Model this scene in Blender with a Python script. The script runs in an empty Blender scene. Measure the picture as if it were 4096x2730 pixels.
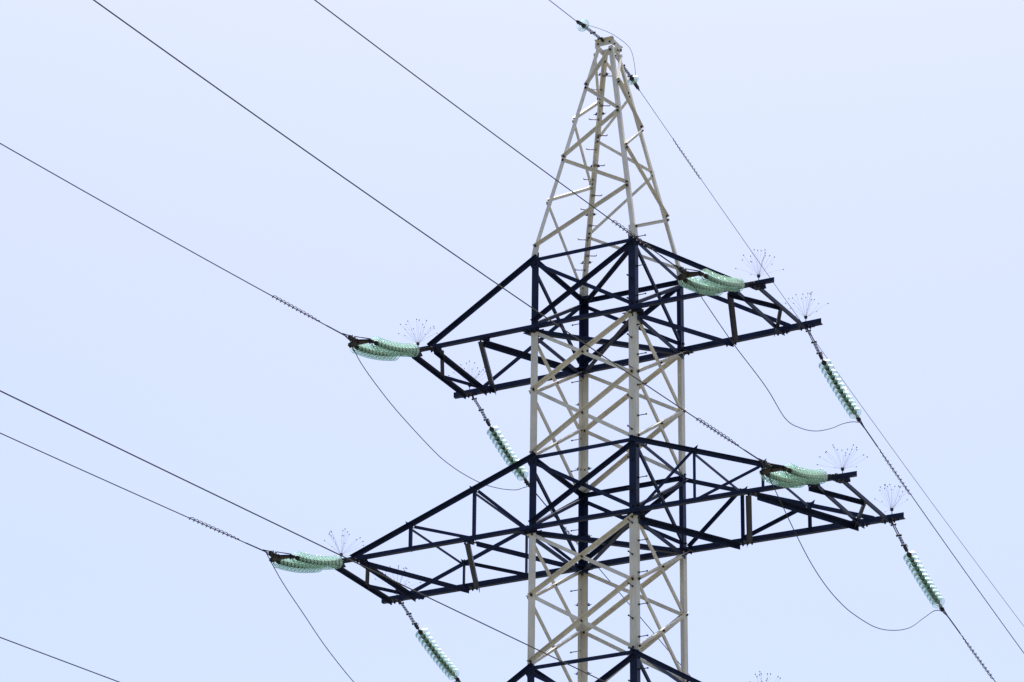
import bpy, math, random
from mathutils import Vector, Matrix

sc = bpy.context.scene
COL = sc.collection
V = Vector
rad = math.radians
H = 30.5                      # height of the topmost crossarm above the ground; z below is measured from it

# ------------------------------------------------------------------ camera
cam_d = bpy.data.cameras.new('camera')
cam = bpy.data.objects.new('camera', cam_d)
COL.objects.link(cam)
sc.camera = cam
cam_d.sensor_width = 36.0
cam_d.lens = 36.0 * 15066.7357 / 4096.0
cam_d.clip_start = 0.5
cam_d.clip_end = 9000
AZ, EL, RO = -0.47817, 0.42119, 0.01098
fw = V((math.sin(AZ) * math.cos(EL), math.cos(AZ) * math.cos(EL), math.sin(EL)))
rt = V((math.cos(AZ), -math.sin(AZ), 0))
up = rt.cross(fw)
c_, s_ = math.cos(RO), math.sin(RO)
rt2, up2 = rt * c_ + up * s_, -rt * s_ + up * c_
m = Matrix((rt2, up2, -fw)).transposed().to_4x4()
m.translation = V((27.964, -57.862, -28.844 + H))
cam.matrix_world = m

# ------------------------------------------------------------------ sky, sun, exposure
SUN_EL, SUN_AZ = rad(73), rad(-24)      # azimuth from +Y towards +X
w = bpy.data.worlds.new('World')
sc.world = w
w.use_nodes = True
nt = w.node_tree
bg = nt.nodes['Background']
sky = nt.nodes.new('ShaderNodeTexSky')
sky.sky_type = 'NISHITA'
sky.sun_disc = False
sky.sun_elevation = SUN_EL
sky.sun_rotation = SUN_AZ
sky.altitude = 100
sky.air_density = 0.49
sky.dust_density = 3.1
sky.ozone_density = 0.0
nt.links.new(sky.outputs[0], bg.inputs[0])
bg.inputs[1].default_value = 0.15

sun_d = bpy.data.lights.new('sun', 'SUN')
sun_d.energy = 3.1
sun_d.angle = rad(0.5)
sun_d.color = (1.0, 0.95, 0.86)
sun = bpy.data.objects.new('sun', sun_d)
COL.objects.link(sun)
sd = V((math.sin(SUN_AZ) * math.cos(SUN_EL), math.cos(SUN_AZ) * math.cos(SUN_EL), math.sin(SUN_EL)))
sun.rotation_euler = sd.to_track_quat('Z', 'Y').to_euler()

sc.view_settings.view_transform = 'Standard'
sc.view_settings.look = 'None'
sc.view_settings.gamma = 1
sc.view_settings.exposure = 0.95
sc.render.engine = 'CYCLES'
sc.cycles.max_bounces = 40
sc.cycles.transmission_bounces = 36
sc.cycles.transparent_max_bounces = 96
sc.cycles.glossy_bounces = 6
sc.cycles.diffuse_bounces = 4

# ------------------------------------------------------------------ materials
def mat(name, col, rough=0.5, metal=0.0, var=0.0, vscale=3.0, bump=0.0, spec=0.5, streak=None):
    m = bpy.data.materials.new(name)
    m.use_nodes = True
    t = m.node_tree
    b = t.nodes['Principled BSDF']
    b.inputs['Base Color'].default_value = (*col, 1)
    b.inputs['Roughness'].default_value = rough
    b.inputs['Metallic'].default_value = metal
    b.inputs['Specular IOR Level'].default_value = spec
    tc = t.nodes.new('ShaderNodeTexCoord')
    if var:
        n = t.nodes.new('ShaderNodeTexNoise')
        n.inputs['Scale'].default_value = vscale
        n.inputs['Detail'].default_value = 6
        n.inputs['Roughness'].default_value = 0.65
        t.links.new(tc.outputs['Object'], n.inputs['Vector'])
        r = t.nodes.new('ShaderNodeValToRGB')
        r.color_ramp.elements[0].position = 0.3
        r.color_ramp.elements[1].position = 0.7
        r.color_ramp.elements[0].color = (*[c * (1 - var) for c in col], 1)
        r.color_ramp.elements[1].color = (*[min(1, c * (1 + var * 0.6)) for c in col], 1)
        t.links.new(n.outputs['Fac'], r.inputs['Fac'])
        out = r.outputs['Color']
        if streak:
            mp = t.nodes.new('ShaderNodeMapping')
            mp.inputs['Scale'].default_value = (26, 26, 1.6)
            t.links.new(tc.outputs['Object'], mp.inputs['Vector'])
            n2 = t.nodes.new('ShaderNodeTexNoise')
            n2.inputs['Scale'].default_value = 1.0
            n2.inputs['Detail'].default_value = 4
            t.links.new(mp.outputs['Vector'], n2.inputs['Vector'])
            r2 = t.nodes.new('ShaderNodeValToRGB')
            r2.color_ramp.elements[0].position = 0.56
            r2.color_ramp.elements[1].position = 0.78
            r2.color_ramp.elements[0].color = (0, 0, 0, 1)
            r2.color_ramp.elements[1].color = (0.75, 0.75, 0.75, 1)
            t.links.new(n2.outputs['Fac'], r2.inputs['Fac'])
            mx = t.nodes.new('ShaderNodeMixRGB')
            mx.inputs[2].default_value = (*streak, 1)
            t.links.new(r2.outputs['Color'], mx.inputs[0])
            t.links.new(out, mx.inputs[1])
            out = mx.outputs[0]
        t.links.new(out, b.inputs['Base Color'])
    if bump:
        nb = t.nodes.new('ShaderNodeTexNoise')
        nb.inputs['Scale'].default_value = 45
        nb.inputs['Detail'].default_value = 3
        t.links.new(tc.outputs['Object'], nb.inputs['Vector'])
        bp = t.nodes.new('ShaderNodeBump')
        bp.inputs['Strength'].default_value = bump
        bp.inputs['Distance'].default_value = 0.01
        t.links.new(nb.outputs['Fac'], bp.inputs['Height'])
        t.links.new(bp.outputs['Normal'], b.inputs['Normal'])
    return m

BEIGE = mat('beige_paint', (0.63, 0.60, 0.51), 0.5, 0, 0.2, 2.2, 0.12, 0.4, streak=(0.42, 0.35, 0.22))
NAVY = mat('navy_paint', (0.0155, 0.0225, 0.056), 0.40, 0, 0.35, 4, 0.10, 0.09)
BOLT = mat('dark_bolt_steel', (0.018, 0.017, 0.018), 0.5, 0.3)
STEEL = mat('weathered_fitting_steel', (0.022, 0.021, 0.021), 0.55, 0.1, 0.35, 18, 0, 0.25)
RUNG = mat('galvanised_rung', (0.16, 0.145, 0.15), 0.55, 0.2, 0.25, 12)
WIRE = mat('conductor_aluminium', (0.030, 0.029, 0.032), 0.6, 0.1, 0.2, 9)
SPIKE = mat('spike_wire', (0.02, 0.02, 0.024), 0.5, 0.2)
CAPM = mat('insulator_cap_iron', (0.026, 0.027, 0.022), 0.5, 0.2, 0.3, 20, 0, 0.3)
CONC = mat('concrete', (0.33, 0.31, 0.28), 0.85, 0, 0.2, 5, 0.4)
GRASS = mat('dry_meadow', (0.165, 0.160, 0.125), 0.95, 0, 0.4, 0.35, 0.3, 0.1)

def glass(name='green_insulator_glass', thick=1.0):
    """thin pressed glass: clear face on, deeper green where the sight line runs along the shell"""
    m = bpy.data.materials.new(name)
    m.use_nodes = True
    t = m.node_tree
    t.nodes.remove(t.nodes['Principled BSDF'])
    lw = t.nodes.new('ShaderNodeLayerWeight')
    lw.inputs['Blend'].default_value = 0.5
    rp = t.nodes.new('ShaderNodeValToRGB')
    rp.color_ramp.elements[0].position = 0.0
    rp.color_ramp.elements[0].color = (0.982, 0.996, 0.990, 1)
    e = rp.color_ramp.elements.new(0.60)
    e.color = (0.93, 0.985, 0.965, 1)
    e = rp.color_ramp.elements.new(0.76)
    e.color = (0.58, 0.76, 0.68, 1)
    rp.color_ramp.elements[-1].position = 0.93
    rp.color_ramp.elements[-1].color = (0.03, 0.10, 0.08, 1)
    if thick < 1:       # rims and rib lips are solid glass: darker all round
        for el_ in rp.color_ramp.elements:
            c0 = el_.color
            el_.color = (c0[0] * thick * 0.72, c0[1] * thick, c0[2] * thick * 0.9, 1)
    t.links.new(lw.outputs['Facing'], rp.inputs['Fac'])
    tp = t.nodes.new('ShaderNodeBsdfTransparent')
    t.links.new(rp.outputs['Color'], tp.inputs['Color'])
    gl = t.nodes.new('ShaderNodeBsdfGlossy')
    gl.inputs['Roughness'].default_value = 0.06
    gl.inputs['Color'].default_value = (0.42, 0.58, 0.54, 1)
    fr = t.nodes.new('ShaderNodeFresnel')
    fr.inputs['IOR'].default_value = 1.28
    m1 = t.nodes.new('ShaderNodeMixShader')
    t.links.new(fr.outputs[0], m1.inputs[0])
    t.links.new(tp.outputs[0], m1.inputs[1])
    t.links.new(gl.outputs[0], m1.inputs[2])
    tr = t.nodes.new('ShaderNodeBsdfTranslucent')
    tr.inputs['Color'].default_value = (0.76, 1.0, 0.88, 1)
    m2 = t.nodes.new('ShaderNodeMixShader')
    m2.inputs[0].default_value = 0.088
    t.links.new(m1.outputs[0], m2.inputs[1])
    t.links.new(tr.outputs[0], m2.inputs[2])
    t.links.new(m2.outputs[0], t.nodes['Material Output'].inputs['Surface'])
    return m
GLASS = glass()
GLASS_RIM = glass('thick_rim_glass', 0.70)

# ------------------------------------------------------------------ mesh helpers
class MB:
    """collects bars, tubes, boxes and lathes and links them as one mesh object"""
    def __init__(s):
        s.v, s.f, s.sm = [], [], []
    def add(s, vs, fs, smooth=False):
        o = len(s.v)
        s.v += [tuple(p) for p in vs]
        s.f += [tuple(i + o for i in f) for f in fs]
        s.sm += [smooth] * len(fs)
        return s
    def angle(s, p0, p1, u, v, w, wv=None, t=0.009):
        """rolled steel angle: heel line p0-p1, flanges along u and v"""
        p0, p1, u, v = V(p0), V(p1), V(u), V(v)
        d = (p1 - p0).normalized()
        u = (u - d * u.dot(d)).normalized()
        v = (v - d * v.dot(d)); v = (v - u * v.dot(u)).normalized()
        wv = wv or w
        sec = [(0, 0), (w, 0), (w, t), (t, t), (t, wv), (0, wv)]
        ring = [[p + u * a + v * b for a, b in sec] for p in (p0, p1)]
        fs = [(i, (i + 1) % 6, 6 + (i + 1) % 6, 6 + i) for i in range(6)]
        fs += [(3, 2, 1, 0), (5, 4, 3, 0), (6, 7, 8, 9), (6, 9, 10, 11)]
        if u.cross(v).dot(d) < 0:
            fs = [tuple(reversed(f)) for f in fs]
        return s.add(ring[0] + ring[1], fs)
    def box(s, c, ax, ay, az, sx, sy, sz):
        c, ax, ay, az = V(c), V(ax).normalized(), V(ay).normalized(), V(az).normalized()
        vs = [c + ax * (sx / 2 * i) + ay * (sy / 2 * j) + az * (sz / 2 * k) for i in (-1, 1) for j in (-1, 1) for k in (-1, 1)]
        fs = [(0, 1, 3, 2), (4, 6, 7, 5), (0, 4, 5, 1), (2, 3, 7, 6), (0, 2, 6, 4), (1, 5, 7, 3)]
        if ax.cross(ay).dot(az) < 0:
            fs = [tuple(reversed(f)) for f in fs]
        return s.add(vs, fs)
    def bar(s, p0, p1, wx, wz, side):
        p0, p1 = V(p0), V(p1)
        d = p1 - p0
        a = V(side); a = (a - d * (a.dot(d) / d.dot(d))).normalized()
        return s.box((p0 + p1) / 2, d, a, d.cross(a), d.length, wx, wz)
    def prism(s, pts, n, t):
        n = V(n).normalized()
        k = len(pts)
        a = [V(p) - n * t / 2 for p in pts]; b = [V(p) + n * t / 2 for p in pts]
        return s.add(a + b, [tuple(reversed(range(k))), tuple(range(k, 2 * k))] + [(i, (i + 1) % k, k + (i + 1) % k, k + i) for i in range(k)])
    def tube(s, pts, r, n=6, smooth=True, caps=True):
        pts = [V(p) for p in pts]
        rs = r if isinstance(r, (list, tuple)) else [r] * len(pts)
        d0 = (pts[1] - pts[0]).normalized()
        a = d0.orthogonal().normalized()
        rings = []
        for i, p in enumerate(pts):
            d = (pts[min(i + 1, len(pts) - 1)] - pts[max(i - 1, 0)]).normalized()
            a = (a - d * a.dot(d)).normalized()
            b = d.cross(a)
            rings += [p + (a * math.cos(q) + b * math.sin(q)) * rs[i] for q in (2 * math.pi * k / n for k in range(n))]
        fs = [(i * n + k, i * n + (k + 1) % n, (i + 1) * n + (k + 1) % n, (i + 1) * n + k) for i in range(len(pts) - 1) for k in range(n)]
        s.add(rings, fs, smooth)
        if caps:
            o = len(s.v) - len(rings)
            s.f += [tuple(o + k for k in reversed(range(n))), tuple(o + (len(pts) - 1) * n + k for k in range(n))]
            s.sm += [False, False]
        return s
    def lathe(s, prof, n=32, closed=False):
        k = len(prof)
        vs = [(r * math.cos(2 * math.pi * i / n), r * math.sin(2 * math.pi * i / n), z) for i in range(n) for r, z in prof]
        e = k if closed else k - 1
        fs = [(i * k + j, ((i + 1) % n) * k + j, ((i + 1) % n) * k + (j + 1) % k, i * k + (j + 1) % k) for i in range(n) for j in range(e)]
        return s.add(vs, fs, True)
    def bolt(s, p, n, r=0.018, out=0.022, back=0.03):
        n = V(n).normalized()
        s.tube([V(p), V(p) + n * out], r, 6, False)
        s.tube([V(p) + n * out, V(p) + n * (out + 0.014)], r * 0.55, 6, False)
        s.tube([V(p) - n * back, V(p)], r * 0.95, 6, False)
        return s
    def mesh(s, name, mt):
        me = bpy.data.meshes.new(name)
        me.from_pydata(s.v, [], s.f)
        me.polygons.foreach_set('use_smooth', s.sm)
        me.materials.append(mt)
        me.update()
        return me
    def build(s, name, mt, parent=None, origin=None):
        if origin is not None:
            o = V(origin)
            s.v = [tuple(V(p) - o) for p in s.v]
        return link(name, s.mesh(name, mt), parent)

def link(name, me, parent=None):
    o = bpy.data.objects.new(name, me)
    COL.objects.link(o)
    if parent:
        o.parent = parent
    return o

def tag(o, label, cat, group=None, kind=None):
    o['label'] = label
    if cat: o['category'] = cat
    if group: o['group'] = group
    if kind: o['kind'] = kind
    return o

def empty(name, loc):
    o = bpy.data.objects.new(name, None)
    COL.objects.link(o)
    o.empty_display_size = 0.1
    o.location = loc
    return o

# ------------------------------------------------------------------ the ground
g = MB()
N = 72
rings_ = [0, 4, 12, 30, 70, 160, 400, 1000, 2500, 6000]
vs = [(0, 0, 0)] + [(r * math.cos(2 * math.pi * i / N), r * math.sin(2 * math.pi * i / N), 0) for r in rings_[1:] for i in range(N)]
fs = [(0, 1 + i, 1 + (i + 1) % N) for i in range(N)]
for k in range(len(rings_) - 2):
    fs += [(1 + k * N + i, 1 + (k + 1) * N + i, 1 + (k + 1) * N + (i + 1) % N, 1 + k * N + (i + 1) % N) for i in range(N)]
g.add(vs, fs)
ground = g.build('ground', GRASS)
ground['kind'] = 'structure'

# ------------------------------------------------------------------ the tower
def A(z):                       # half width of the square body at height z
    if z >= -8.2:
        return 1.0707 - 0.0019 * z
    return 1.0863 + (-8.2 - z) * 0.066
Z1, Z2, Z3, Z4, Z5, Z6 = 1.394, 0.0, -2.611, -4.0, -6.677, -8.07
ZK, ZT, AT = 1.56, 6.13, 0.165
AK = A(ZK)
def PA(z):
    return AK + (z - ZK) * (AT - AK) / (ZT - ZK)
LEGS = {'F': (1, -1), 'L': (-1, -1), 'B': (-1, 1), 'R': (1, 1)}
FACES = {'FL': V((0, -1, 0)), 'FR': V((1, 0, 0)), 'RB': V((0, 1, 0)), 'BL': V((-1, 0, 0))}
T = empty('transmission_tower', (0, 0, 0))
tag(T, 'tall four legged lattice steel pylon painted beige with navy blue crossarms', 'pylon')
LW, LT = 0.14, 0.012

def corner(leg, z, a=None):
    sx, sy = LEGS[leg]
    a = A(z) if a is None else a
    return V((sx * a, sy * a, z + H))

for leg, (sx, sy) in LEGS.items():
    # one continuous angle from the footing to the knee, painted in beige and navy bands
    bands = [(-30.3, 0), (-8.27, 0), (-8.155, 1), (Z5 + 0.03, 0), (-4.085, 1), (Z3 + 0.035, 0), (-0.085, 1), (ZK - 0.03, 1)]
    sec = [(0, 0), (LW, 0), (LW, LT), (LT, LT), (LT, LW), (0, LW)]
    vs_, fs_, mi_ = [], [], []
    for zz, _ in bands:
        cc = corner(leg, zz)
        vs_ += [tuple(cc + V((-sx * i, -sy * j, 0))) for i, j in sec]
    for k in range(len(bands) - 1):
        for i in range(6):
            q = (k * 6 + i, k * 6 + (i + 1) % 6, k * 6 + 6 + (i + 1) % 6, k * 6 + 6 + i)
            fs_.append(q if sx * sy > 0 else q[::-1]); mi_.append(bands[k][1])
    for o_ in (0, 6 * (len(bands) - 1)):
        fs_ += [(o_, o_ + 1, o_ + 2, o_ + 3), (o_, o_ + 3, o_ + 4, o_ + 5)]; mi_ += [bands[-1 if o_ else 0][1]] * 2
    me = bpy.data.meshes.new('leg')
    me.from_pydata(vs_, [], fs_)
    me.materials.append(BEIGE); me.materials.append(NAVY)
    me.polygons.foreach_set('material_index', mi_)
    me.update()
    lo = link('leg', me, T)
    mb = MB()
    pw = 0.082
    mb.angle(corner(leg, ZK + 0.02, PA(ZK + 0.02) - 0.004), corner(leg, ZT, PA(ZT)), (-sx, 0, 0), (0, -sy, 0), pw, t=0.009)
    po = mb.build('peak_leg', BEIGE, T)
    mb = MB()       # bent splice plates at the knee
    mb.angle(corner(leg, ZK - 0.10, AK + 0.011), corner(leg, ZK + 0.17, PA(ZK + 0.17) + 0.011), (-sx, 0, 0), (0, -sy, 0), 0.125, t=0.009)
    mb.build('splice_plate', BEIGE, po)
    f = MB()
    b = corner(leg, -30.3)
    f.box((b.x, b.y, 0.2), (1, 0, 0), (0, 1, 0), (0, 0, 1), 1.1, 1.1, 0.7)
    f.build('footing', CONC, T)

BOLTS = []      # (priority, point, normal)

def leg_pt(leg, face, z, inset, a=None):
    """centre of a leg's flange on a face at height z"""
    n = FACES[face]
    p = corner(leg, z, a)
    sx, sy = LEGS[leg]
    if abs(n.x) > 0.5:
        return V((p.x, p.y - sy * inset, p.z))
    return V((p.x - sx * inset, p.y, p.z))

def face_bar(name, face, la, za, lb, zb, outer, wdt, mt, inset=0.07, peak=False, prio=1, over=0.045, label=None, bolts=True, tleg=LT):
    n = FACES[face].copy()
    f = PA if peak else A
    P0, P1 = leg_pt(la, face, za, inset, f(za)), leg_pt(lb, face, zb, inset, f(zb))
    if peak:
        n = V((n.x, n.y, (AK - AT) / (ZT - ZK))).normalized()
    d = (P1 - P0).normalized()
    upv = n.cross(d)
    if upv.z < 0: upv = -upv
    if abs(upv.z) < 1e-6: upv = V((0, 0, 1))
    off = 0.0015 if outer else -(tleg + 0.0015)
    q0, q1 = P0 - d * over + n * off + upv * wdt / 2, P1 + d * over + n * off + upv * wdt / 2
    mb = MB().angle(q0, q1, -upv, n if outer else -n, wdt, t=0.007)
    o = mb.build(name, mt, T)
    if label: o['label'] = label
    if bolts:
        for P in (P0, P1):
            BOLTS.append((prio, P + n * (0.010 if outer else 0.002), n, tleg + 0.02))
    return o, P0, P1

prio = {'FL': 0, 'FR': 1, 'BL': 2, 'RB': 3}
# X bracing of the body, panel by panel; the bar that rises towards the second leg lies outside
RISE = {'FL': ('L', 'F'), 'FR': ('F', 'R'), 'RB': ('R', 'B'), 'BL': ('B', 'L')}
panels = [(Z1 - 0.08, 0.115, NAVY), (-0.095, -1.27, BEIGE), (-1.27, Z3 + 0.075, BEIGE), (Z3 - 0.09, Z4 + 0.1, NAVY),
          (-4.12, -5.30, BEIGE), (-5.30, -6.57, BEIGE), (Z5 - 0.09, Z6 + 0.11, NAVY)]
for face, (lo, hi) in RISE.items():
    for zt, zb, mt in panels:
        wd = 0.07 if mt is BEIGE else 0.075
        lab = 'navy blue cross brace' if mt is NAVY else None
        face_bar('cross_brace', face, lo, zb + 0.01, hi, zt - 0.01, True, wd, mt, prio=prio[face], label=lab)
        o, P0, P1 = face_bar('cross_brace', face, lo, zt - 0.005, hi, zb - 0.02, False, wd, mt, prio=prio[face], label=lab)
        BOLTS.append((prio[face], (P0 + P1) / 2 + FACES[face] * 0.008, FACES[face], 0.03))
# lower body, below the frame
zs = [-8.19, -10.2, -12.6, -15.4, -18.8, -23.0, -28.4]
for face, (lo, hi) in RISE.items():
    for zt, zb in zip(zs, zs[1:]):
        for k, (a_, b_) in enumerate(((zb + 0.04, zt - 0.04), (zt - 0.04, zb + 0.04))):
            n = FACES[face]
            P0, P1 = leg_pt(lo, face, a_, 0.07), leg_pt(hi, face, b_, 0.07)
            d = (P1 - P0).normalized(); upv = n.cross(d)
            if upv.z < 0: upv = -upv
            off = 0.012 if k == 0 else -0.03
            MB().angle(P0 + n * off, P1 + n * off, -upv, n if k == 0 else -n, 0.08, t=0.008).build('cross_brace', BEIGE, T)

# single zigzag bracing of the peak
ZZ = [6.0, 5.24, 4.505, 3.61, 2.675, 1.635]
for face, (lo, hi) in {'FL': ('F', 'L'), 'FR': ('R', 'F'), 'RB': ('B', 'R'), 'BL': ('L', 'B')}.items():
    for k in range(5):
        za, zb = ZZ[k] - (0.0 if k == 0 else 0.04), ZZ[k + 1] + 0.04
        la, lb = (lo, hi) if k % 2 == 0 else (hi, lo)
        inner = False
        face_bar('peak_brace', face, la, za, lb, zb, not inner, 0.058, BEIGE, inset=0.042, peak=True, prio=prio[face], over=0.035, tleg=0.009)

# horizontal belts round the body where the crossarm ties meet the legs
for z in (Z1, Z3, Z5):
    for face, (lo, hi) in RISE.items():
        o, P0, P1 = face_bar('belt_member', face, lo, z, hi, z, face in ('FR', 'BL') and False, 0.075, NAVY, prio=prio[face], over=0.05, bolts=False, inset=0.04, tleg=LT + 0.001)
        o['label'] = 'navy blue horizontal belt angle'
def flat_bar(name, p, q, w, mt, parent, side=(1, 0, 0), down=True, wv=None, t=0.008):
    """angle lying flat in a horizontal plane: heel on the given side, second flange hanging down"""
    p, q = V(p), V(q)
    d = (q - p).normalized()
    sdv = V(side); sdv = (sdv - d * sdv.dot(d)).normalized()
    h = sdv * (w / 2)
    return MB().angle(p + h, q + h, -sdv, (0, 0, -1 if down else 1), w, wv, t).build(name, mt, parent)
a1 = A(Z1) - 0.06
for z, off in ((Z2, -0.115), (Z4, -0.115), (Z6, -0.115)):
    e = 0.98
    for p, q, dz in (((-e, -e), (e, e), 0.0), ((e, -e), (-e, e), -0.02)):
        flat_bar('diaphragm_brace', (p[0], p[1], z + off + dz + H), (q[0], q[1], z + off + dz + H), 0.085, NAVY, T, (1, 0, 0), False)
    for sx in (1, -1):      # heavy angle along the body's side faces
        flat_bar('belt_member', (sx * 1.045, -1.0, z + 0.06 + H - 0.20), (sx * 1.045, 1.0, z + 0.06 + H - 0.20), 0.09, NAVY, T, (1, 0, 0), True)
flat_bar('diaphragm_brace', (0.97, -0.97, Z1 - 0.05 + H), (-0.97, 0.97, Z1 - 0.05 + H), 0.07, NAVY, T)

# ------------------------------------------------------------------ crossarms
def crossarm(s, zb, zt, xt, xe, xbeam, xs1, mids, segs, tie_nodes, xtie, slope=(0, 0)):
    """s=-1 left, +1 right; near side y<0. The arms are turned copies of one another (180 degrees)."""
    # built for the left arm with 'p' = near, 'q' = far side and then turned for the right arm
    def W(x, y, z):     # the arms droop or rise a little towards the tip
        z += slope[1 if (y > 0) != (s > 0) else 0] * max(0.0, -x - 1.05)
        return V((-x, -y, z + H)) if s > 0 else V((x, y, z + H))
    def D(x, y, z):
        return V((-x, -y, z)) if s > 0 else V((x, y, z))
    a = A(zb)
    ch = MB()
    for sy in (-1, 1):
        ch.angle(W(-0.004, sy * (a + 0.016), zb - 0.05), W(-xe, sy * (a + 0.016), zb - 0.05), (0, 0, 1), D(0, sy, 0), 0.105, 0.085, 0.010)
    # joint plates under the chords
    for sy in (-1, 1):
        for x, l in ((xbeam, 0.34), (xs1, 0.26), (a - 0.02, 0.36)) + tuple((m_, 0.18) for m_, side_ in mids if side_ == sy):
            c = W(-x, sy * (a - 0.01), zb - 0.062)
            pts = [c + D(-l / 2, sy * 0.09, 0), c + D(l / 2, sy * 0.09, 0), c + D(l / 2 - 0.07, -sy * 0.12, 0), c + D(-l / 2 + 0.07, -sy * 0.12, 0)]
            ch.prism(pts, (0, 0, 1), 0.010)
            for dx in (-0.09, 0.0, 0.09):
                p = c + D(dx, sy * 0.05, 0.02)
                ch.tube([p, p - V((0, 0, 0.065))], 0.013, 6, False)
                ch.tube([p - V((0, 0, 0.032)), p - V((0, 0, 0.050))], 0.02, 6, False)
    side, outw = D(1, 0, 0), D(-1, 0, 0)
    zf = zb - 0.068
    b0, b1 = W(-xbeam, -a - 0.03, zf), W(-xbeam, a + 0.01, zf)
    ch.angle(b0 + outw * 0.05, b1 + outw * 0.05, D(1, 0, 0), (0, 0, -1), 0.10, 0.072, 0.008)
    arm = ch.build('crossarm', NAVY, T)
    flat_bar('strut', W(-xs1, -a - 0.03, zf), W(-xs1 - 0.03, a + 0.03, zf), 0.095, NAVY, arm, outw, True, 0.075)
    # K bracing of the end panel
    for sy in (-1, 1):
        flat_bar('brace', W(-xbeam + 0.02, 0, zf - 0.012), W(-xs1 + 0.10, sy * (a - 0.02), zf - 0.012), 0.075, NAVY, arm, side, True, 0.07)
    # zigzag of the bottom plane back to the far leg, each angle from (x, side) to (x, side)
    for k, ((xa, ya), (xb, yb)) in enumerate(segs):
        sd = outw if (len(segs) == 2 and k == 1) else side
        flat_bar('brace', W(-xa, ya * a, zf - 0.004), W(-xb, yb * a, zf - 0.004), 0.105, NAVY, arm, sd, True, 0.10)
    # ties from the legs down to the tip
    for sy in (-1, 1):
        n = D(0, sy, 0)
        P0, P1 = W(-(A(zt) - 0.06), sy * (A(zt) + 0.003), zt), W(-xtie, sy * (a + 0.003), zb + 0.03)
        d = (P1 - P0).normalized()
        upv = n.cross(d)
        if upv.z < 0: upv = -upv
        e0 = P0 - d * 0.08 + upv * 0.04
        MB().angle(e0, P1 + upv * 0.04 - n * 0.0, -upv, n, 0.085, 0.08, 0.009).build('tie', NAVY, arm)
        # uprights and diagonals between tie and bottom chord
        prev = None
        last = (A(zb) + 0.05, zb + 0.02)
        for k, xn in enumerate(tie_nodes):
            zn = zt + (zb + 0.03 - zt) * (xn - (A(zt) - 0.06)) / (xtie - (A(zt) - 0.06))
            yi = sy * (a - 0.006)
            MB().angle(W(-xn + 0.025, yi, zn + 0.05), W(-xn + 0.025, yi, zb - 0.03), D(-1, 0, 0), D(0, -sy, 0), 0.055, t=0.006).build('upright', NAVY, arm)
            q0, q1 = W(-xn + 0.08, yi - sy * 0.008, zn - 0.02), W(-last[0], yi - sy * 0.008, last[1])
            dd = (q1 - q0).normalized(); u2 = n.cross(dd)
            if u2.z < 0: u2 = -u2
            MB().angle(q0 + u2 * 0.025, q1 + u2 * 0.025, -u2, -n, 0.06, t=0.006).build('brace', NAVY, arm)
            last = (xn + 0.02, zb + 0.02)
            if sy < 0:
                flat_bar('cross_tie', W(-xn, -a + 0.01, zn - 0.045), W(-xn, a - 0.01, zn - 0.045), 0.058, NAVY, arm, (1, 0, 0), True, 0.05)
                for ss in (-1, 1):
                    gp = MB()
                    gp.prism([W(-xn - 0.09, ss * (a + 0.017), zn + 0.10), W(-xn + 0.05, ss * (a + 0.017), zn + 0.02), W(-xn + 0.09, ss * (a + 0.017), zn - 0.07), W(-xn - 0.05, ss * (a + 0.017), zn - 0.04)], (0, 1, 0), 0.006)
                    for dx, dz in ((-0.05, 0.03), (0.05, -0.01), (0.0, -0.02)):
                        gp.bolt(W(-xn + dx, ss * (a + 0.02), zn + dz), D(0, ss, 0), 0.014, 0.018, 0.02)
                    gp.build('gusset_plate', NAVY, arm)
    return arm
TOPK = dict(xt=3.2, xe=3.85, xbeam=3.53, xs1=3.06, mids=[(2.02, -1)], segs=[((2.97, 1), (2.13, -1)), ((2.05, -1), (0.97, 1))], tie_nodes=[], xtie=3.22)
MIDK = dict(xt=4.75, xe=5.34, xbeam=5.06, xs1=4.53, mids=[(3.38, 1), (2.28, -1)], segs=[((4.51, -1), (3.47, 1)), ((3.27, 1), (2.34, -1)), ((2.18, -1), (0.97, 1))], tie_nodes=[2.22, 3.545], xtie=4.76)
for s in (-1, 1):
    crossarm(s, Z2, Z1, **dict(TOPK, slope=(-0.010, 0.020) if s > 0 else (0, 0)))
    crossarm(s, Z4, Z3, **dict(MIDK, slope=(-0.0155, -0.0135) if s > 0 else (0, 0.004)))
    crossarm(s, Z6, Z5, **TOPK)
# dark joint plates where legs, chords and diaphragms meet
for z in (Z2, Z4, Z6):
    for leg, (sx, sy) in LEGS.items():
        c = corner(leg, z)
        mb = MB()
        mb.prism([c + V((sx * 0.17, sy * 0.006, -0.075)), c + V((-sx * 0.27, sy * 0.006, -0.075)), c + V((-sx * 0.10, -sy * 0.30, -0.075)), c + V((sx * 0.06, -sy * 0.25, -0.075))], (0, 0, 1), 0.010)
        mb.box(c + V((-sx * 0.05, sy * 0.007, -0.035)), (1, 0, 0), (0, 1, 0), (0, 0, 1), 0.24, 0.010, 0.13)
        for dx in (0.02, -0.1):
            mb.bolt(c + V((sx * dx, sy * 0.012, 0.0)), (0, sy, 0), 0.017)
        mb.build('gusset_plate', NAVY, T)

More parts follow.
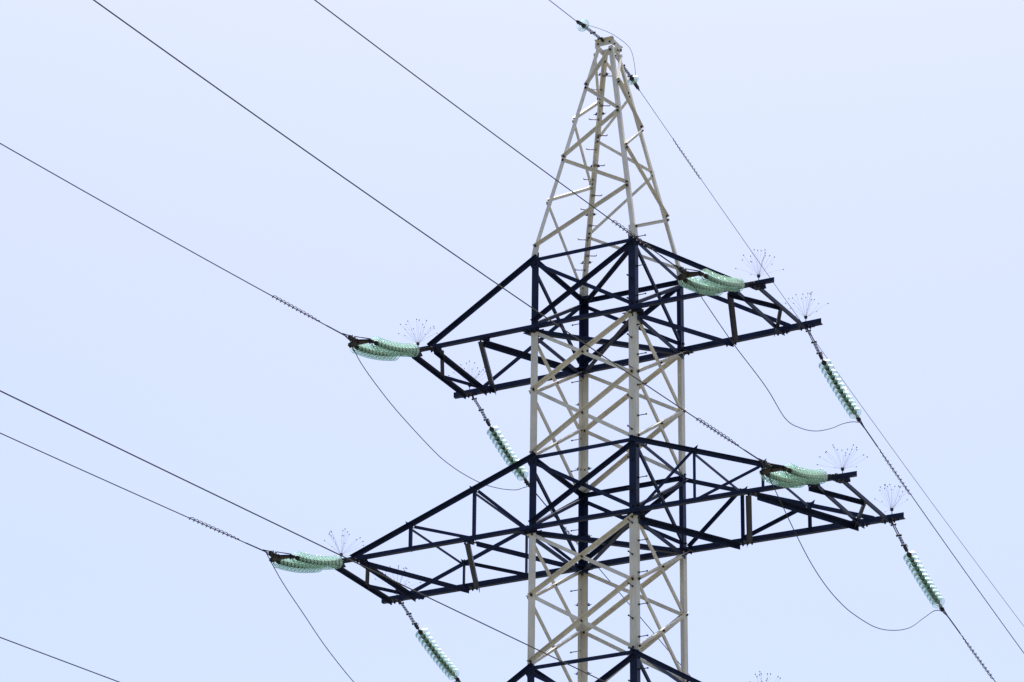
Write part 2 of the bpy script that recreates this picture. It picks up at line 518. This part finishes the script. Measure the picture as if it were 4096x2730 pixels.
# ------------------------------------------------------------------ peak cap
mb = MB()
zc = ZT + H
mb.angle((-0.175, -0.185, zc + 0.140), (0.215, -0.185, zc + 0.140), (0, 0, -1), (0, -1, 0), 0.135, 0.07, 0.01)
mb.angle((-0.215, 0.185, zc + 0.140), (0.20, 0.185, zc + 0.140), (0, 0, -1), (0, 1, 0), 0.135, 0.07, 0.01)
mb.box((0.191, 0.0, zc + 0.06), (1, 0, 0), (0, 1, 0), (0, 0, 1), 0.010, 0.352, 0.13)
mb.box((-0.191, 0.0, zc + 0.06), (1, 0, 0), (0, 1, 0), (0, 0, 1), 0.010, 0.352, 0.13)
cap = mb.build('peak_cap', BEIGE, T)
mb = MB()
for x in (-0.12, 0.13):
    mb.bolt((x, -0.186, zc + 0.06), (0, -1, 0), 0.02)
    mb.bolt((x, 0.186, zc + 0.06), (0, 1, 0), 0.02)
mb.bolt((0.197, -0.15, zc + 0.02), (1, 0, 0), 0.02); mb.bolt((0.197, 0.14, zc + 0.02), (1, 0, 0), 0.02)
for sy in (-1, 1):
    mb.tube([(-0.01, sy * 0.20, zc + 0.10), (-0.01, sy * 0.26, zc + 0.10)], 0.022, 8)
mb.build('cap_bolt', BOLT, cap)

# ------------------------------------------------------------------ step bolts and clamps on two legs
def step(p, d, l, r, mt, hook=0.0):
    p, d = V(p), V(d).normalized()
    mb = MB()
    mb.tube([p - d * 0.02, p + d * 0.03], r * 2.0, 6, False)
    mb.tube([p, p + d * l], r, 7)
    if hook:
        mb.tube([p + d * l, p + d * (l + 0.008) + V((0, 0, hook))], r * 0.8, 6)
    else:
        mb.tube([p + d * l, p + d * (l + 0.02)], r * 1.9, 7)
    return mb.build('step_bolt', mt, T)
for k in range(16):                   # near leg: right flange and front flange in turn
    z = 1.46 - 0.596 * k if k < 4 else -0.317 - 0.607 * (k - 3)
    a = A(z)
    step((a + 0.001, -a + 0.07, z + H), (1, 0, 0), 0.165, 0.0085, BOLT)
    z = (0.595 if k == 0 else 0.13 if k == 1 else -0.60 - 0.606 * (k - 2))
    step((a - 0.075, -a - 0.001, z + H), (0, -1, 0), 0.165, 0.0085, BOLT)
for k in range(8):                    # far leg
    z = 0.935 - 1.195 * k if k < 3 else -2.08 - 1.2 * (k - 3)
    a = A(z)
    step((-a - 0.001, a - 0.07, z + H), (-1, 0, 0), 0.165, 0.0085, BOLT)
    step((-a + 0.07, a + 0.001, z - 0.62 + H), (0, 1, 0), 0.165, 0.0085, BOLT)
dg = V((0.88, 0.48, 0)).normalized()
for k in range(14):                   # rungs welded to the far peak leg
    z = (5.45, 5.72)[k % 2] - 0.572 * (k // 2)
    a = PA(z)
    sgn = -1 if k % 2 == 0 else 1
    c = V((-a + 0.03, a - 0.03, z + H))
    step(c + dg * sgn * 0.02, dg * sgn, 0.165, 0.0105, RUNG, 0.03)
for z in (5.74, 4.98, 3.98, 3.06, 2.15, -0.76, -2.07, -3.43, -4.79, -6.13, -7.5):
    a = PA(z) if z > ZK else A(z)
    mb = MB()
    for p, d in ((V((-a, a - (0.055 if z > ZK else 0.10), z + H)), V((-1, 0, 0))), (V((-a + (0.08 if z > ZK else 0.138), a - 0.01, z + H)), V((1, 0, 0)))):
        mb.bar(p, p + d * 0.05, 0.012, 0.03, (0, 1, 0))
        mb.bar(p + V((0, 0, 0.03)), p + V((0, 0, 0.03)) + d * 0.035, 0.014, 0.014, (0, 1, 0))
        mb.tube([p + d * 0.03, p + d * 0.085 + V((0, 0, 0.012))], 0.006, 6)
    mb.build('cable_bracket', BOLT, T)

# ------------------------------------------------------------------ bolts
BOLTS.sort(key=lambda b: (b[0], -b[1].z))
vis = [b for b in BOLTS if b[1].z > -7.6 + H]
rest = [b for b in BOLTS if b[1].z <= -7.6 + H]
for pr, p, n, back in vis[:100]:
    MB().bolt(p, n, 0.0205, 0.024, back).build('bolt', BOLT, T)
mb = MB()
for pr, p, n, back in vis[100:] + rest:
    mb.bolt(p, n, 0.0205, 0.024, back + 0.01)
o = mb.build('bolt', BOLT, T)
o['kind'] = 'stuff'

# ------------------------------------------------------------------ insulators
def disc_meshes(R=0.1275):
    k = R / 0.1275
    prof = [(0.034, 0.030), (0.060, 0.024), (0.090, 0.013), (0.115, 0.001), (0.125, -0.007), (0.1275, -0.013), (0.1265, -0.019), (0.1235, -0.020), (0.1215, -0.015),
            (0.113, -0.006), (0.103, -0.001), (0.1005, -0.020), (0.0975, -0.0225), (0.0945, -0.020), (0.092, 0.005), (0.076, 0.011), (0.0735, -0.017), (0.0705, -0.0195), (0.0675, -0.017),
            (0.065, 0.0145), (0.048, 0.019), (0.034, 0.021)]
    gm = MB().lathe([(r * k, z * k) for r, z in prof], 36, True).mesh('glass_disc', GLASS)
    npf = len(prof)
    gm.materials.append(GLASS_RIM)
    rim = {4, 5, 6, 7, 11, 12, 16, 17}
    gm.polygons.foreach_set('material_index', [1 if (f % npf) in rim else 0 for f in range(len(gm.polygons))])
    cp = [(0.0, 0.086), (0.020, 0.085), (0.027, 0.078), (0.030, 0.066), (0.040, 0.058), (0.046, 0.046), (0.047, 0.030), (0.044, 0.020), (0.043, 0.0), (0.040, -0.018), (0.024, -0.024), (0.0, -0.024)]
    cb = MB().lathe([(r * k, z * k) for r, z in reversed(cp)], 20)
    cb.tube([(0, 0, 0.03), (0, 0, -0.055)], 0.011, 8)
    cb.lathe([(0.0, -0.008), (0.024 * k, -0.008), (0.030 * k, 0.016), (0.0, 0.018)], 14)
    return gm, cb.mesh('metal_cap', CAPM)
DISC, CAP = disc_meshes()

def cat_path(P0, P1, bow, n):
    """points from P0 to P1 hanging below the chord by bow at mid length"""
    P0, P1 = V(P0), V(P1)
    return [P0.lerp(P1, i / n) - V((0, 0, bow * 4 * (i / n) * (1 - i / n))) for i in range(n + 1)]

def links(mb, p, q, wide, gap=0.016):
    """pair of perforated link plates between two pins"""
    p, q = V(p), V(q)
    d = (q - p).normalized()
    x = V((1, 0, 0))
    n = d.cross(x)
    L = (q - p).length
    for s in (-1, 1):
        o = x * s * gap
        for e in (-1, 1):       # each plate: two rails with webs between the holes
            mb.bar(p + o + n * e * wide * 0.38, q + o + n * e * wide * 0.38, 0.006, wide * 0.24, x)
        k = max(3, int(L / 0.055))
        for i in range(k + 1):
            c = p.lerp(q, i / k) + o
            mb.bar(c - d * 0.010, c + d * 0.010, 0.006, wide * 0.56, x)
    for c in (p, q):
        mb.tube([c - x * 0.045, c + x * 0.045], 0.012, 6, False)
        mb.tube([c - x * 0.050, c - x * 0.034], 0.021, 6, False)
        mb.tube([c + x * 0.034, c + x * 0.050], 0.021, 6, False)

def string(name, label, group, x, zb, sgn, attach, l1, l2, dstart, dend, bow, tail, nd=12):
    """insulator string in the plane x = const; sgn -1 towards the camera side"""
    root = empty(name, (x, attach[0], attach[1] + zb + H))
    tag(root, label, 'insulator', group)
    R0 = root.location.copy()
    def L(yz): return V((x, yz[0], yz[1] + zb + H)) - R0
    pts = [L(p) for p in (attach, l1, l2, dstart)]
    mb = MB()
    links(mb, pts[0].lerp(pts[1], 0.16), pts[1], 0.034)
    mb.tube([pts[0], pts[0].lerp(pts[1], 0.2)], 0.013, 8)
    d = (pts[0] - pts[1]).normalized()
    ring = []
    for i in range(13):
        q = 2 * math.pi * i / 12
        ring.append(pts[0] + d.cross(V((1, 0, 0))) * 0.028 * math.cos(q) + d * 0.03 * math.sin(q))
    mb.tube(ring, 0.009, 6)
    links(mb, pts[1], pts[2], 0.052)
    mb.tube([pts[2], pts[3]], 0.012, 8)
    mb.bar(pts[2].lerp(pts[3], 0.15), pts[2].lerp(pts[3], 0.75), 0.05, 0.045, (1, 0, 0))
    hk = pts[2].lerp(pts[3], 0.5)
    for e in (-1, 1):
        mb.tube([hk + V((e * 0.02, 0, 0.0)), hk + V((e * 0.035, -0.01 * sgn, 0.06)), hk + V((e * 0.012, 0.01 * sgn, 0.075))], 0.006, 6)
    mb.build('link_plate', STEEL, root)
    path = cat_path(L(dstart), L(dend), bow, nd)
    for i in range(nd):
        p, q = path[i], path[i + 1]
        zax = (p - q).normalized()
        o = link('glass_disc', DISC, root)
        M = zax.to_track_quat('Z', 'X').to_matrix().to_4x4()
        M.translation = p.lerp(q, 0.62)
        o.matrix_local = M
        link('metal_cap', CAP, o)
    mb = MB()
    e0, e1 = path[-1], L(tail)
    mb.tube([e0 - (e1 - e0).normalized() * 0.04, e0.lerp(e1, 0.35)], [0.012, 0.02], 8)
    mb.bar(e0.lerp(e1, 0.3), e0.lerp(e1, 0.95), 0.045, 0.05, (1, 0, 0))
    mb.tube([e0.lerp(e1, 0.7) - V((0.045, 0, 0)), e0.lerp(e1, 0.7) + V((0.045, 0, 0))], 0.014, 6, False)
    mb.tube([e0.lerp(e1, 0.5), e0.lerp(e1, 0.45) + V((0.0, 0.03 * sgn, -0.07)), e0.lerp(e1, 0.2) + V((0.0, 0.0, -0.10))], 0.007, 6)
    mb.build('socket_fitting', STEEL, root)
    return root

ARMS = [('left', 'upper', -1, Z2, -3.12, -3.53, -3.33, -3.53), ('right', 'upper', 1, Z2, 3.48, 3.08, 3.28, 3.53),
        ('left', 'middle', -1, Z4, -4.63, -5.03, -4.83, -5.05), ('right', 'middle', 1, Z4, 4.98, 4.58, 4.79, 5.05),
        ('left', 'lowest', -1, Z6, -3.12, -3.53, -3.33, -3.53), ('right', 'lowest', 1, Z6, 3.48, 3.08, 3.28, 3.53)]

def grip_twist(mb, P, r_w, r_t=0.0055, pitch=0.16):
    """helical armour rods wound along polyline P"""
    P = [V(p) for p in P]
    for ph in (0, 2.1, 4.2):
        out, s = [], 0
        for i, p in enumerate(P):
            if i: s += (P[i] - P[i - 1]).length
            d = (P[min(i + 1, len(P) - 1)] - P[max(0, i - 1)]).normalized()
            a = d.orthogonal().normalized() if i == 0 else (a - d * a.dot(d)).normalized()
            b = d.cross(a)
            q = ph + 2 * math.pi * s / pitch
            out.append(p + (a * math.cos(q) + b * math.sin(q)) * r_w)
        mb.tube(out, r_t, 5)

def dense(pts, step=0.03):
    out = []
    for p, q in zip(pts, pts[1:]):
        n = max(1, int((V(q) - V(p)).length / step))
        out += [V(p).lerp(V(q), i / n) for i in range(n)]
    return out + [V(pts[-1])]

def spline(pts, n=8):
    """Catmull-Rom through the points"""
    P = [V(p) for p in pts]
    P = [P[0] * 2 - P[1]] + P + [P[-1] * 2 - P[-2]]
    out = []
    for i in range(1, len(P) - 2):
        for k in range(n):
            t = k / n
            a, b, c, d = P[i - 1:i + 3]
            out.append(0.5 * ((2 * b) + (c - a) * t + (2 * a - 5 * b + 4 * c - d) * t * t + (3 * b - a - 3 * c + d) * t ** 3))
    return out + [P[-2]]

def damper(label, group, x, f, y0, y1, sgn, r=0.030, turns=12):
    """spiral vibration damper wound on a wire z=f(y)"""
    ym, n = y0, turns * 16
    o = V((x, y0, f(y0)))
    pts = []
    for i in range(n + 1):
        t = i / n
        y = y0 + (y1 - y0) * t
        rr = r * min(1.0, 0.45 + t * 2.2) if t < 0.25 else r
        q = 2 * math.pi * turns * t
        slope = math.hypot(1, 0)
        pts.append(V((x + rr * math.cos(q), y, f(y) + rr * math.sin(q) + 0.004)) - o)
    ob = MB().tube(pts, 0.0062, 6).build('vibration_damper', WIRE)
    ob.location = o
    tag(ob, label, 'damper', group)
    return ob

def wire(name, label, group, cat, x, f, y0, y1, r):
    n = 90
    s = 1 if y1 > y0 else -1
    ys = [y0 + (y1 - y0) * (i / n) ** 1.6 for i in range(n + 1)]
    o = V((x, y0, f(y0)))
    ob = MB().tube([V((x, y, f(y))) - o for y in ys], r, 8).build(name, WIRE)
    ob.location = o
    tag(ob, label, cat, group)
    return ob

NEARW = {('left', 'upper'): (-0.912, 0.1125, 0.00092), ('right', 'upper'): (-0.908, 0.0928, 0.00088), ('left', 'middle'): (-0.845, 0.1037, 0.00045),
         ('right', 'middle'): (-0.805, 0.0869, 0.00082), ('left', 'lowest'): (-0.886, 0.0964, 0.0001), ('right', 'lowest'): (-1.046, 0.0920, 0.00012)}
FARW = {('left', 'upper'): (-0.99, -0.215, 0.0004), ('right', 'upper'): (-0.93, -0.2301, 0.0019), ('left', 'middle'): (-0.83, -0.213, 0.0006),
        ('right', 'middle'): (-0.965, -0.216, 0.0010), ('left', 'lowest'): (-0.98, -0.215, 0.0006), ('right', 'lowest'): (-0.98, -0.215, 0.0006)}
FARP = {('right', 'upper'): ((1.23, -0.03), (1.49, -0.157), (1.73, -0.28), (1.905, -0.366), (3.475, -0.850), (3.65, -0.91)),
        ('left', 'upper'): ((1.34, -0.042), (1.633, -0.163), (1.848, -0.286), (2.04, -0.376), (3.45, -0.886), (3.66, -0.982)),
        ('left', 'middle'): ((1.36, 0.00), (1.663, -0.119), (1.899, -0.239), (2.09, -0.312), (3.54, -0.768), (3.70, -0.82)),
        ('right', 'middle'): ((1.32, -0.115), (1.575, -0.233), (1.802, -0.34), (2.0, -0.420), (3.485, -0.897), (3.676, -0.972))}
JUMP = {('left', 'upper'): [(-3.330,-3.897,-0.922),(-3.352,-3.408,-1.198),(-3.382,-2.522,-1.452),(-3.409,-1.629,-1.627),(-3.445,-0.360,-1.803),(-3.461,0.282,-1.828),(-3.476,0.928,-1.794),(-3.492,1.674,-1.699),(-3.506,2.429,-1.522),(-3.519,3.099,-1.305),(-3.527,3.45,-1.13),(-3.530,3.72,-0.998)],
        ('right', 'upper'): [(3.280,-3.922,-0.939),(3.304,-3.304,-1.036),(3.341,-2.470,-1.313),(3.370,-1.790,-1.525),(3.420,-0.568,-1.840),(3.456,0.219,-2.167),(3.473,0.882,-2.107),(3.488,1.570,-1.910),(3.503,2.279,-1.592),(3.515,2.796,-1.310),(3.525,3.278,-1.084),(3.530,3.70,-0.935)],
        ('right', 'middle'): [(4.790,-3.975,-4.823),(4.822,-3.461,-5.193),(4.864,-2.752,-5.698),(4.895,-2.185,-6.037),(4.921,-1.592,-6.260),(4.943,-0.975,-6.376),(4.959,-0.426,-6.397),(4.980,0.425,-6.340),(4.997,1.215,-6.151),(5.013,2.034,-5.839),(5.031,2.775,-5.400),(5.042,3.271,-5.113),(5.050,3.72,-4.97)],
        ('left', 'middle'): [(-4.830,-4.014,-4.872),(-4.851,-3.386,-5.211),(-4.876,-2.541,-5.552),(-4.896,-1.855,-5.828),(-4.914,-1.167,-6.052),(-4.930,-0.510,-6.224),(-4.95,0.3,-6.33),(-4.98,1.2,-6.25),(-5.01,2.1,-5.95),(-5.03,2.9,-5.45),(-5.045,3.35,-5.02),(-5.05,3.72,-4.84)]}
JUMP[('left', 'lowest')] = [(p[0], p[1], p[2] + Z6) for p in JUMP[('left', 'upper')]]
JUMP[('right', 'lowest')] = [(p[0], p[1], p[2] + Z6) for p in JUMP[('right', 'upper')]]

for sd_, lv, s, zb, xa, xb, xw, xf in ARMS:
    key = (sd_, lv)
    arm = '%s %s crossarm' % (sd_, lv)
    dz = 0.06 if lv == 'middle' else 0.0
    # pair of strings on the camera side
    for x, pos in ((xa, 'inner' if s < 0 else 'outer'), (xb, 'outer' if s < 0 else 'inner')):
        string('insulator_string', 'green glass insulator string, %s one of the near pair at the %s' % (pos, arm),
               'paired insulator strings on the near side', x, zb, -1, (-1.17, -0.045), (-1.45, -0.180 + dz * 0.3), (-1.69, -0.292 + dz * 0.5), (-1.78, -0.335 + dz * 0.6), (-3.33, -0.805 + dz), 0.055, (-3.50, -0.838 + dz))
    # yoke and clamp
    root = empty('tension_clamp', (xw, -3.50, zb - 0.85 + dz + H))
    tag(root, 'dark steel yoke and wire clamp joining the near insulator pair of the %s' % arm, 'clamp', 'yokes of the paired insulator strings')
    yk = MB()
    xs = sorted((xa - xw, xb - xw))
    for dzz in (-0.014, 0.014):
        yk.prism([V((xs[0] - 0.04, 0.02, dzz)), V((xs[1] + 0.04, 0.02, dzz)), V((xs[1] + 0.03, -0.05, dzz)), V((0.05, -0.13, dzz)), V((-0.05, -0.13, dzz)), V((xs[0] - 0.03, -0.05, dzz))], (0, 0, 1), 0.008)
    for xq in (xs[0], 0, xs[1]):
        yq = -0.1 if xq == 0 else -0.01
        yk.tube([(xq, yq, -0.05), (xq, yq, 0.05)], 0.016, 6, False)
        yk.bar((xq, yq + 0.05, 0), (xq, yq - 0.03, 0), 0.03, 0.05, (1, 0, 0))
    yk.tube([(xs[0], 0.0, 0.05), (0.0, -0.15, 0.075), (xs[1], 0.0, 0.05)], 0.010, 6)
    yk.build('yoke_plate', STEEL, root)
    cl = MB()
    z0, s0, k0 = NEARW[key]
    e = V((0, -0.52, (z0 + zb + 0.0) - (zb - 0.85 + dz)))
    st = V((0, -0.12, 0.0))
    cl.bar(st, st.lerp(e, 0.5), 0.05, 0.055, (1, 0, 0))
    cl.box(st.lerp(e, 0.55), e - st, (1, 0, 0), (0, 0, 1), 0.13, 0.055, 0.065)
    for f_ in (0.2, 0.42):
        p = st.lerp(e, f_)
        cl.tube([p - V((0.065, 0, 0)), p + V((0.065, 0, 0))], 0.013, 6, False)
        cl.tube([p + V((0, 0, -0.05)), p + V((0, 0, 0.075))], 0.011, 6, False)
    for e_ in (-1, 1):     # loop of the helical dead end
        cl.tube(spline([e + V((0, -0.12, 0)), st.lerp(e, 0.78) + V((0, 0, e_ * 0.035)), st.lerp(e, 0.55) + V((0, 0, e_ * 0.05)), st.lerp(e, 0.42) + V((0, 0, 0))], 6), 0.010, 6)
    cl.build('clamp_body', STEEL, root)
    # near conductor
    fn = (lambda y, z0=z0, s0=s0, k0=k0, zb=zb: H + zb + z0 + s0 * (y + 4.0) + k0 * (y + 4.0) ** 2)
    wire('conductor_wire', 'dark conductor running up to the left from the near clamp of the %s' % arm, 'conductors on the near side', 'wire', xw, fn, -4.0, -130, 0.0092)
    gr = MB()
    grip_twist(gr, [V((xw, y, fn(y))) - V((xw, -4.0, fn(-4.0))) for y in [-3.98 - 0.03 * i for i in range(26)]], 0.0095)
    o = gr.build('helical_grip', WIRE, None)
    o.parent = root
    o.location = V((xw, -4.0, fn(-4.0))) - root.location
    damper('spiral vibration damper wound round the near conductor of the %s' % arm, 'spiral dampers on the conductors', xw, fn, -4.98, -6.64, -1)
    # far string, clamp and conductor
    q1, q2, q3, ds, de, tl = FARP.get(key, FARP[('left', 'upper')])
    q0 = (q1[0] - 0.19 * (q2[0] - q1[0]), q1[1] - 0.19 * (q2[1] - q1[1]))
    string('insulator_string', 'single pale glass insulator string pulling away behind the %s' % arm, 'single insulator strings on the far side',
           xf, zb, 1, q0, q2, q3, ds, de, 0.035, tl)
    z0, s0, k0 = FARW[key]
    ff = (lambda y, z0=z0, s0=s0, k0=k0, zb=zb: H + zb + z0 + s0 * (y - 3.72) + k0 * (y - 3.72) ** 2)
    wire('conductor_wire', 'dark conductor running down to the right from the far side of the %s' % arm, 'conductors on the far side', 'wire', xf, ff, 3.70, 120, 0.0085)
    root = empty('tension_clamp', (xf, tl[0], zb + tl[1] + H))
    tag(root, 'small dark loop clamp holding the far conductor of the %s' % arm, 'clamp', 'loop clamps on the far strings')
    cl = MB()
    R0 = root.location
    for e_ in (-1, 1):
        cl.tube([V((0, -0.03, 0)), V((0, 0.03, e_ * 0.035)), V((xf, 3.85, ff(3.85) + e_ * 0.012)) - R0, V((xf, 3.95, ff(3.95))) - R0], 0.010, 6)
    cl.tube([(-0.03, -0.01, 0), (0.03, -0.01, 0)], 0.03, 8)
    cl.build('clamp_loop', STEEL, root)
    gr = MB()
    grip_twist(gr, [V((xf, y, ff(y))) - R0 for y in [3.92 + 0.03 * i for i in range(22)]], 0.0095)
    gr.build('helical_grip', WIRE, root)
    damper('spiral vibration damper wound round the far conductor of the %s' % arm, 'spiral dampers on the conductors', xf, ff, 4.66, 6.22, 1, 0.028)
    # jumper
    J = spline([(p[0], p[1], p[2] + H) for p in JUMP[key]], 8)
    o0 = J[0].copy()
    ob = MB().tube([p - o0 for p in J], 0.0075, 8).build('jumper_wire', WIRE)
    ob.location = o0
    tag(ob, 'dark jumper wire sagging in a loop under the %s' % arm, 'wire', 'jumper loops under the crossarms')
    L_ = dense([p - o0 for p in J[: int(len(J) * 0.42)]], 0.035)
    gr = MB()
    grip_twist(gr, L_, 0.0055, 0.0034, 0.2)
    gr.build('helical_grip', WIRE, ob)

# ------------------------------------------------------------------ bird spikes
rnd = random.Random(5)
def bird_spike(label, p, seed):
    rn = random.Random(seed)
    root = empty('bird_spike', p)
    tag(root, label, 'bird spike', 'bird deterrent spikes on the crossarm tips')
    hb = MB()
    hb.tube([(0, 0, -0.012), (0, 0, 0.06)], 0.008, 6)
    hb.tube([(0, 0, 0.055), (0, 0, 0.065), (0, 0, 0.105), (0, 0, 0.115)], [0.022, 0.031, 0.031, 0.02], 10)
    hb.build('hub', SPIKE, root)
    n = 20
    for i in range(n):
        az = 2 * math.pi * (i * 0.381966) + rn.uniform(-0.25, 0.25)
        el = rad(rn.choice((20, 32, 45, 55, 64, 72)) + rn.uniform(-7, 7))
        d = V((math.cos(az) * math.cos(el), math.sin(az) * math.cos(el), math.sin(el)))
        l = rn.uniform(0.43, 0.48)
        b = V((0, 0, 0.085)) + V((d.x, d.y, 0)) * 0.02
        mb = MB()
        e = b + d * l
        sag = V((rn.uniform(-1, 1), rn.uniform(-1, 1), rn.uniform(-0.3, 1))) * 0.016
        mb.tube([b, b.lerp(e, 0.35) + sag * 0.9, b.lerp(e, 0.7) + sag, e], 0.0012, 4)
        mb.tube([e - d * 0.012, e - d * 0.004, e + d * 0.010, e + d * 0.016], [0.003, 0.0085, 0.0085, 0.004], 6)
        mb.build('spike', SPIKE, root)
for i, (sd_, side, lv, p) in enumerate([('left', 'near', 'upper', (-3.46, -1.075, 0.055)), ('right', 'near', 'upper', (3.545, -1.075, 0.030)), ('right', 'far', 'upper', (3.545, 1.075, 0.104)), ('left', 'far', 'upper', (-3.50, 1.075, 0.055)),
        ('left', 'near', 'middle', (-4.99, -1.075, -3.945)), ('right', 'near', 'middle', (5.07, -1.075, -4.007)), ('right', 'far', 'middle', (5.12, 1.075, -3.999)), ('left', 'far', 'middle', (-5.0, 1.075, -3.929)),
        ('right', 'near', 'lowest', (3.53, -1.095, Z6 + 0.055)), ('left', 'near', 'lowest', (-3.5, -1.095, Z6 + 0.055))]):
    bird_spike('fan of thin black wire spikes on the %s corner of the %s %s crossarm tip' % (side, sd_, lv), (p[0], p[1] + (-0.012 if p[1] < 0 else 0.012), p[2] + H), 11 + i)

# ------------------------------------------------------------------ ground wire on the peak
def small_string(label, pts, clamp_end, rot):
    root = empty('insulator_string', V(pts[0]) + V((0, 0, H)))
    tag(root, label, 'insulator', 'small insulators at the tower top')
    P = [V(p) - V(pts[0]) for p in pts]
    mb = MB()
    mb.tube([P[0], P[0].lerp(P[1], 0.12)], 0.014, 8)
    links(mb, P[0].lerp(P[1], 0.1), P[0].lerp(P[1], 0.55), 0.034)
    links(mb, P[0].lerp(P[1], 0.55), P[1], 0.045)
    mb.build('link_plate', STEEL, root)
    zax = (P[1] - P[2]).normalized()
    o = link('glass_disc', DISC, root)
    M = zax.to_track_quat('Z', 'X').to_matrix().to_4x4()
    M.translation = P[1].lerp(P[2], 0.55)
    o.matrix_local = M
    link('metal_cap', CAP, o)
    mb = MB()
    mb.bar(P[2], P[3].lerp(P[2], 0.3), 0.05, 0.05, (1, 0, 0))
    for e_ in (-1, 1):
        mb.tube([P[2].lerp(P[3], 0.4), P[2].lerp(P[3], 0.8) + V((0, 0, e_ * 0.028)), P[3]], 0.009, 6)
    mb.build('socket_fitting', STEEL, root)
    return root
small_string('single clear glass disc insulator in front of the tower peak on the upper left', [(-0.01, -0.262, 6.235), (-0.005, -0.98, 6.15), (0, -1.18, 6.12), (0, -1.40, 6.075)], None, 0)
small_string('single clear glass disc insulator behind the tower peak on the right', [(-0.01, 0.262, 6.19), (-0.005, 1.0, 6.045), (0, 1.18, 5.98), (0, 1.42, 5.925)], None, 0)
gn = lambda y: H + 6.075 + 0.105 * (y + 1.40) + 0.0004 * (y + 1.4) ** 2
gf = lambda y: H + 5.925 - 0.2289 * (y - 1.42) + 0.00137 * (y - 1.42) ** 2
wire('ground_wire', 'thin ground wire leaving the tower peak to the upper left', None, 'wire', 0, gn, -1.38, -130, 0.0075)
wire('ground_wire', 'thin ground wire slanting down to the right from the tower peak', None, 'wire', 0, gf, 1.40, 120, 0.0055)
damper('thin spiral damper on the ground wire right of the tower peak', None, 0, gf, 2.97, 4.28, 1, 0.022, 13)
damper('thin spiral damper on the ground wire left of the tower peak', None, 0, gn, -3.6, -4.9, -1, 0.022, 13)
J = spline([(0.0, -1.149, 6.167 + H), (0.0, -0.885, 6.241 + H), (0.0, -0.350, 6.421 + H), (0.0, 0.231, 6.583 + H), (0.0, 0.82, 6.661 + H), (0.0, 1.058, 6.612 + H), (0, 1.176, 6.427 + H), (0, 1.253, 6.155 + H), (0, 1.30, 5.98 + H)], 8)
o0 = J[0].copy()
ob = MB().tube([p - o0 for p in J], 0.005, 8).build('jumper_wire', WIRE)
ob.location = o0
tag(ob, 'thin jumper wire arching over the very top of the tower peak', 'wire')
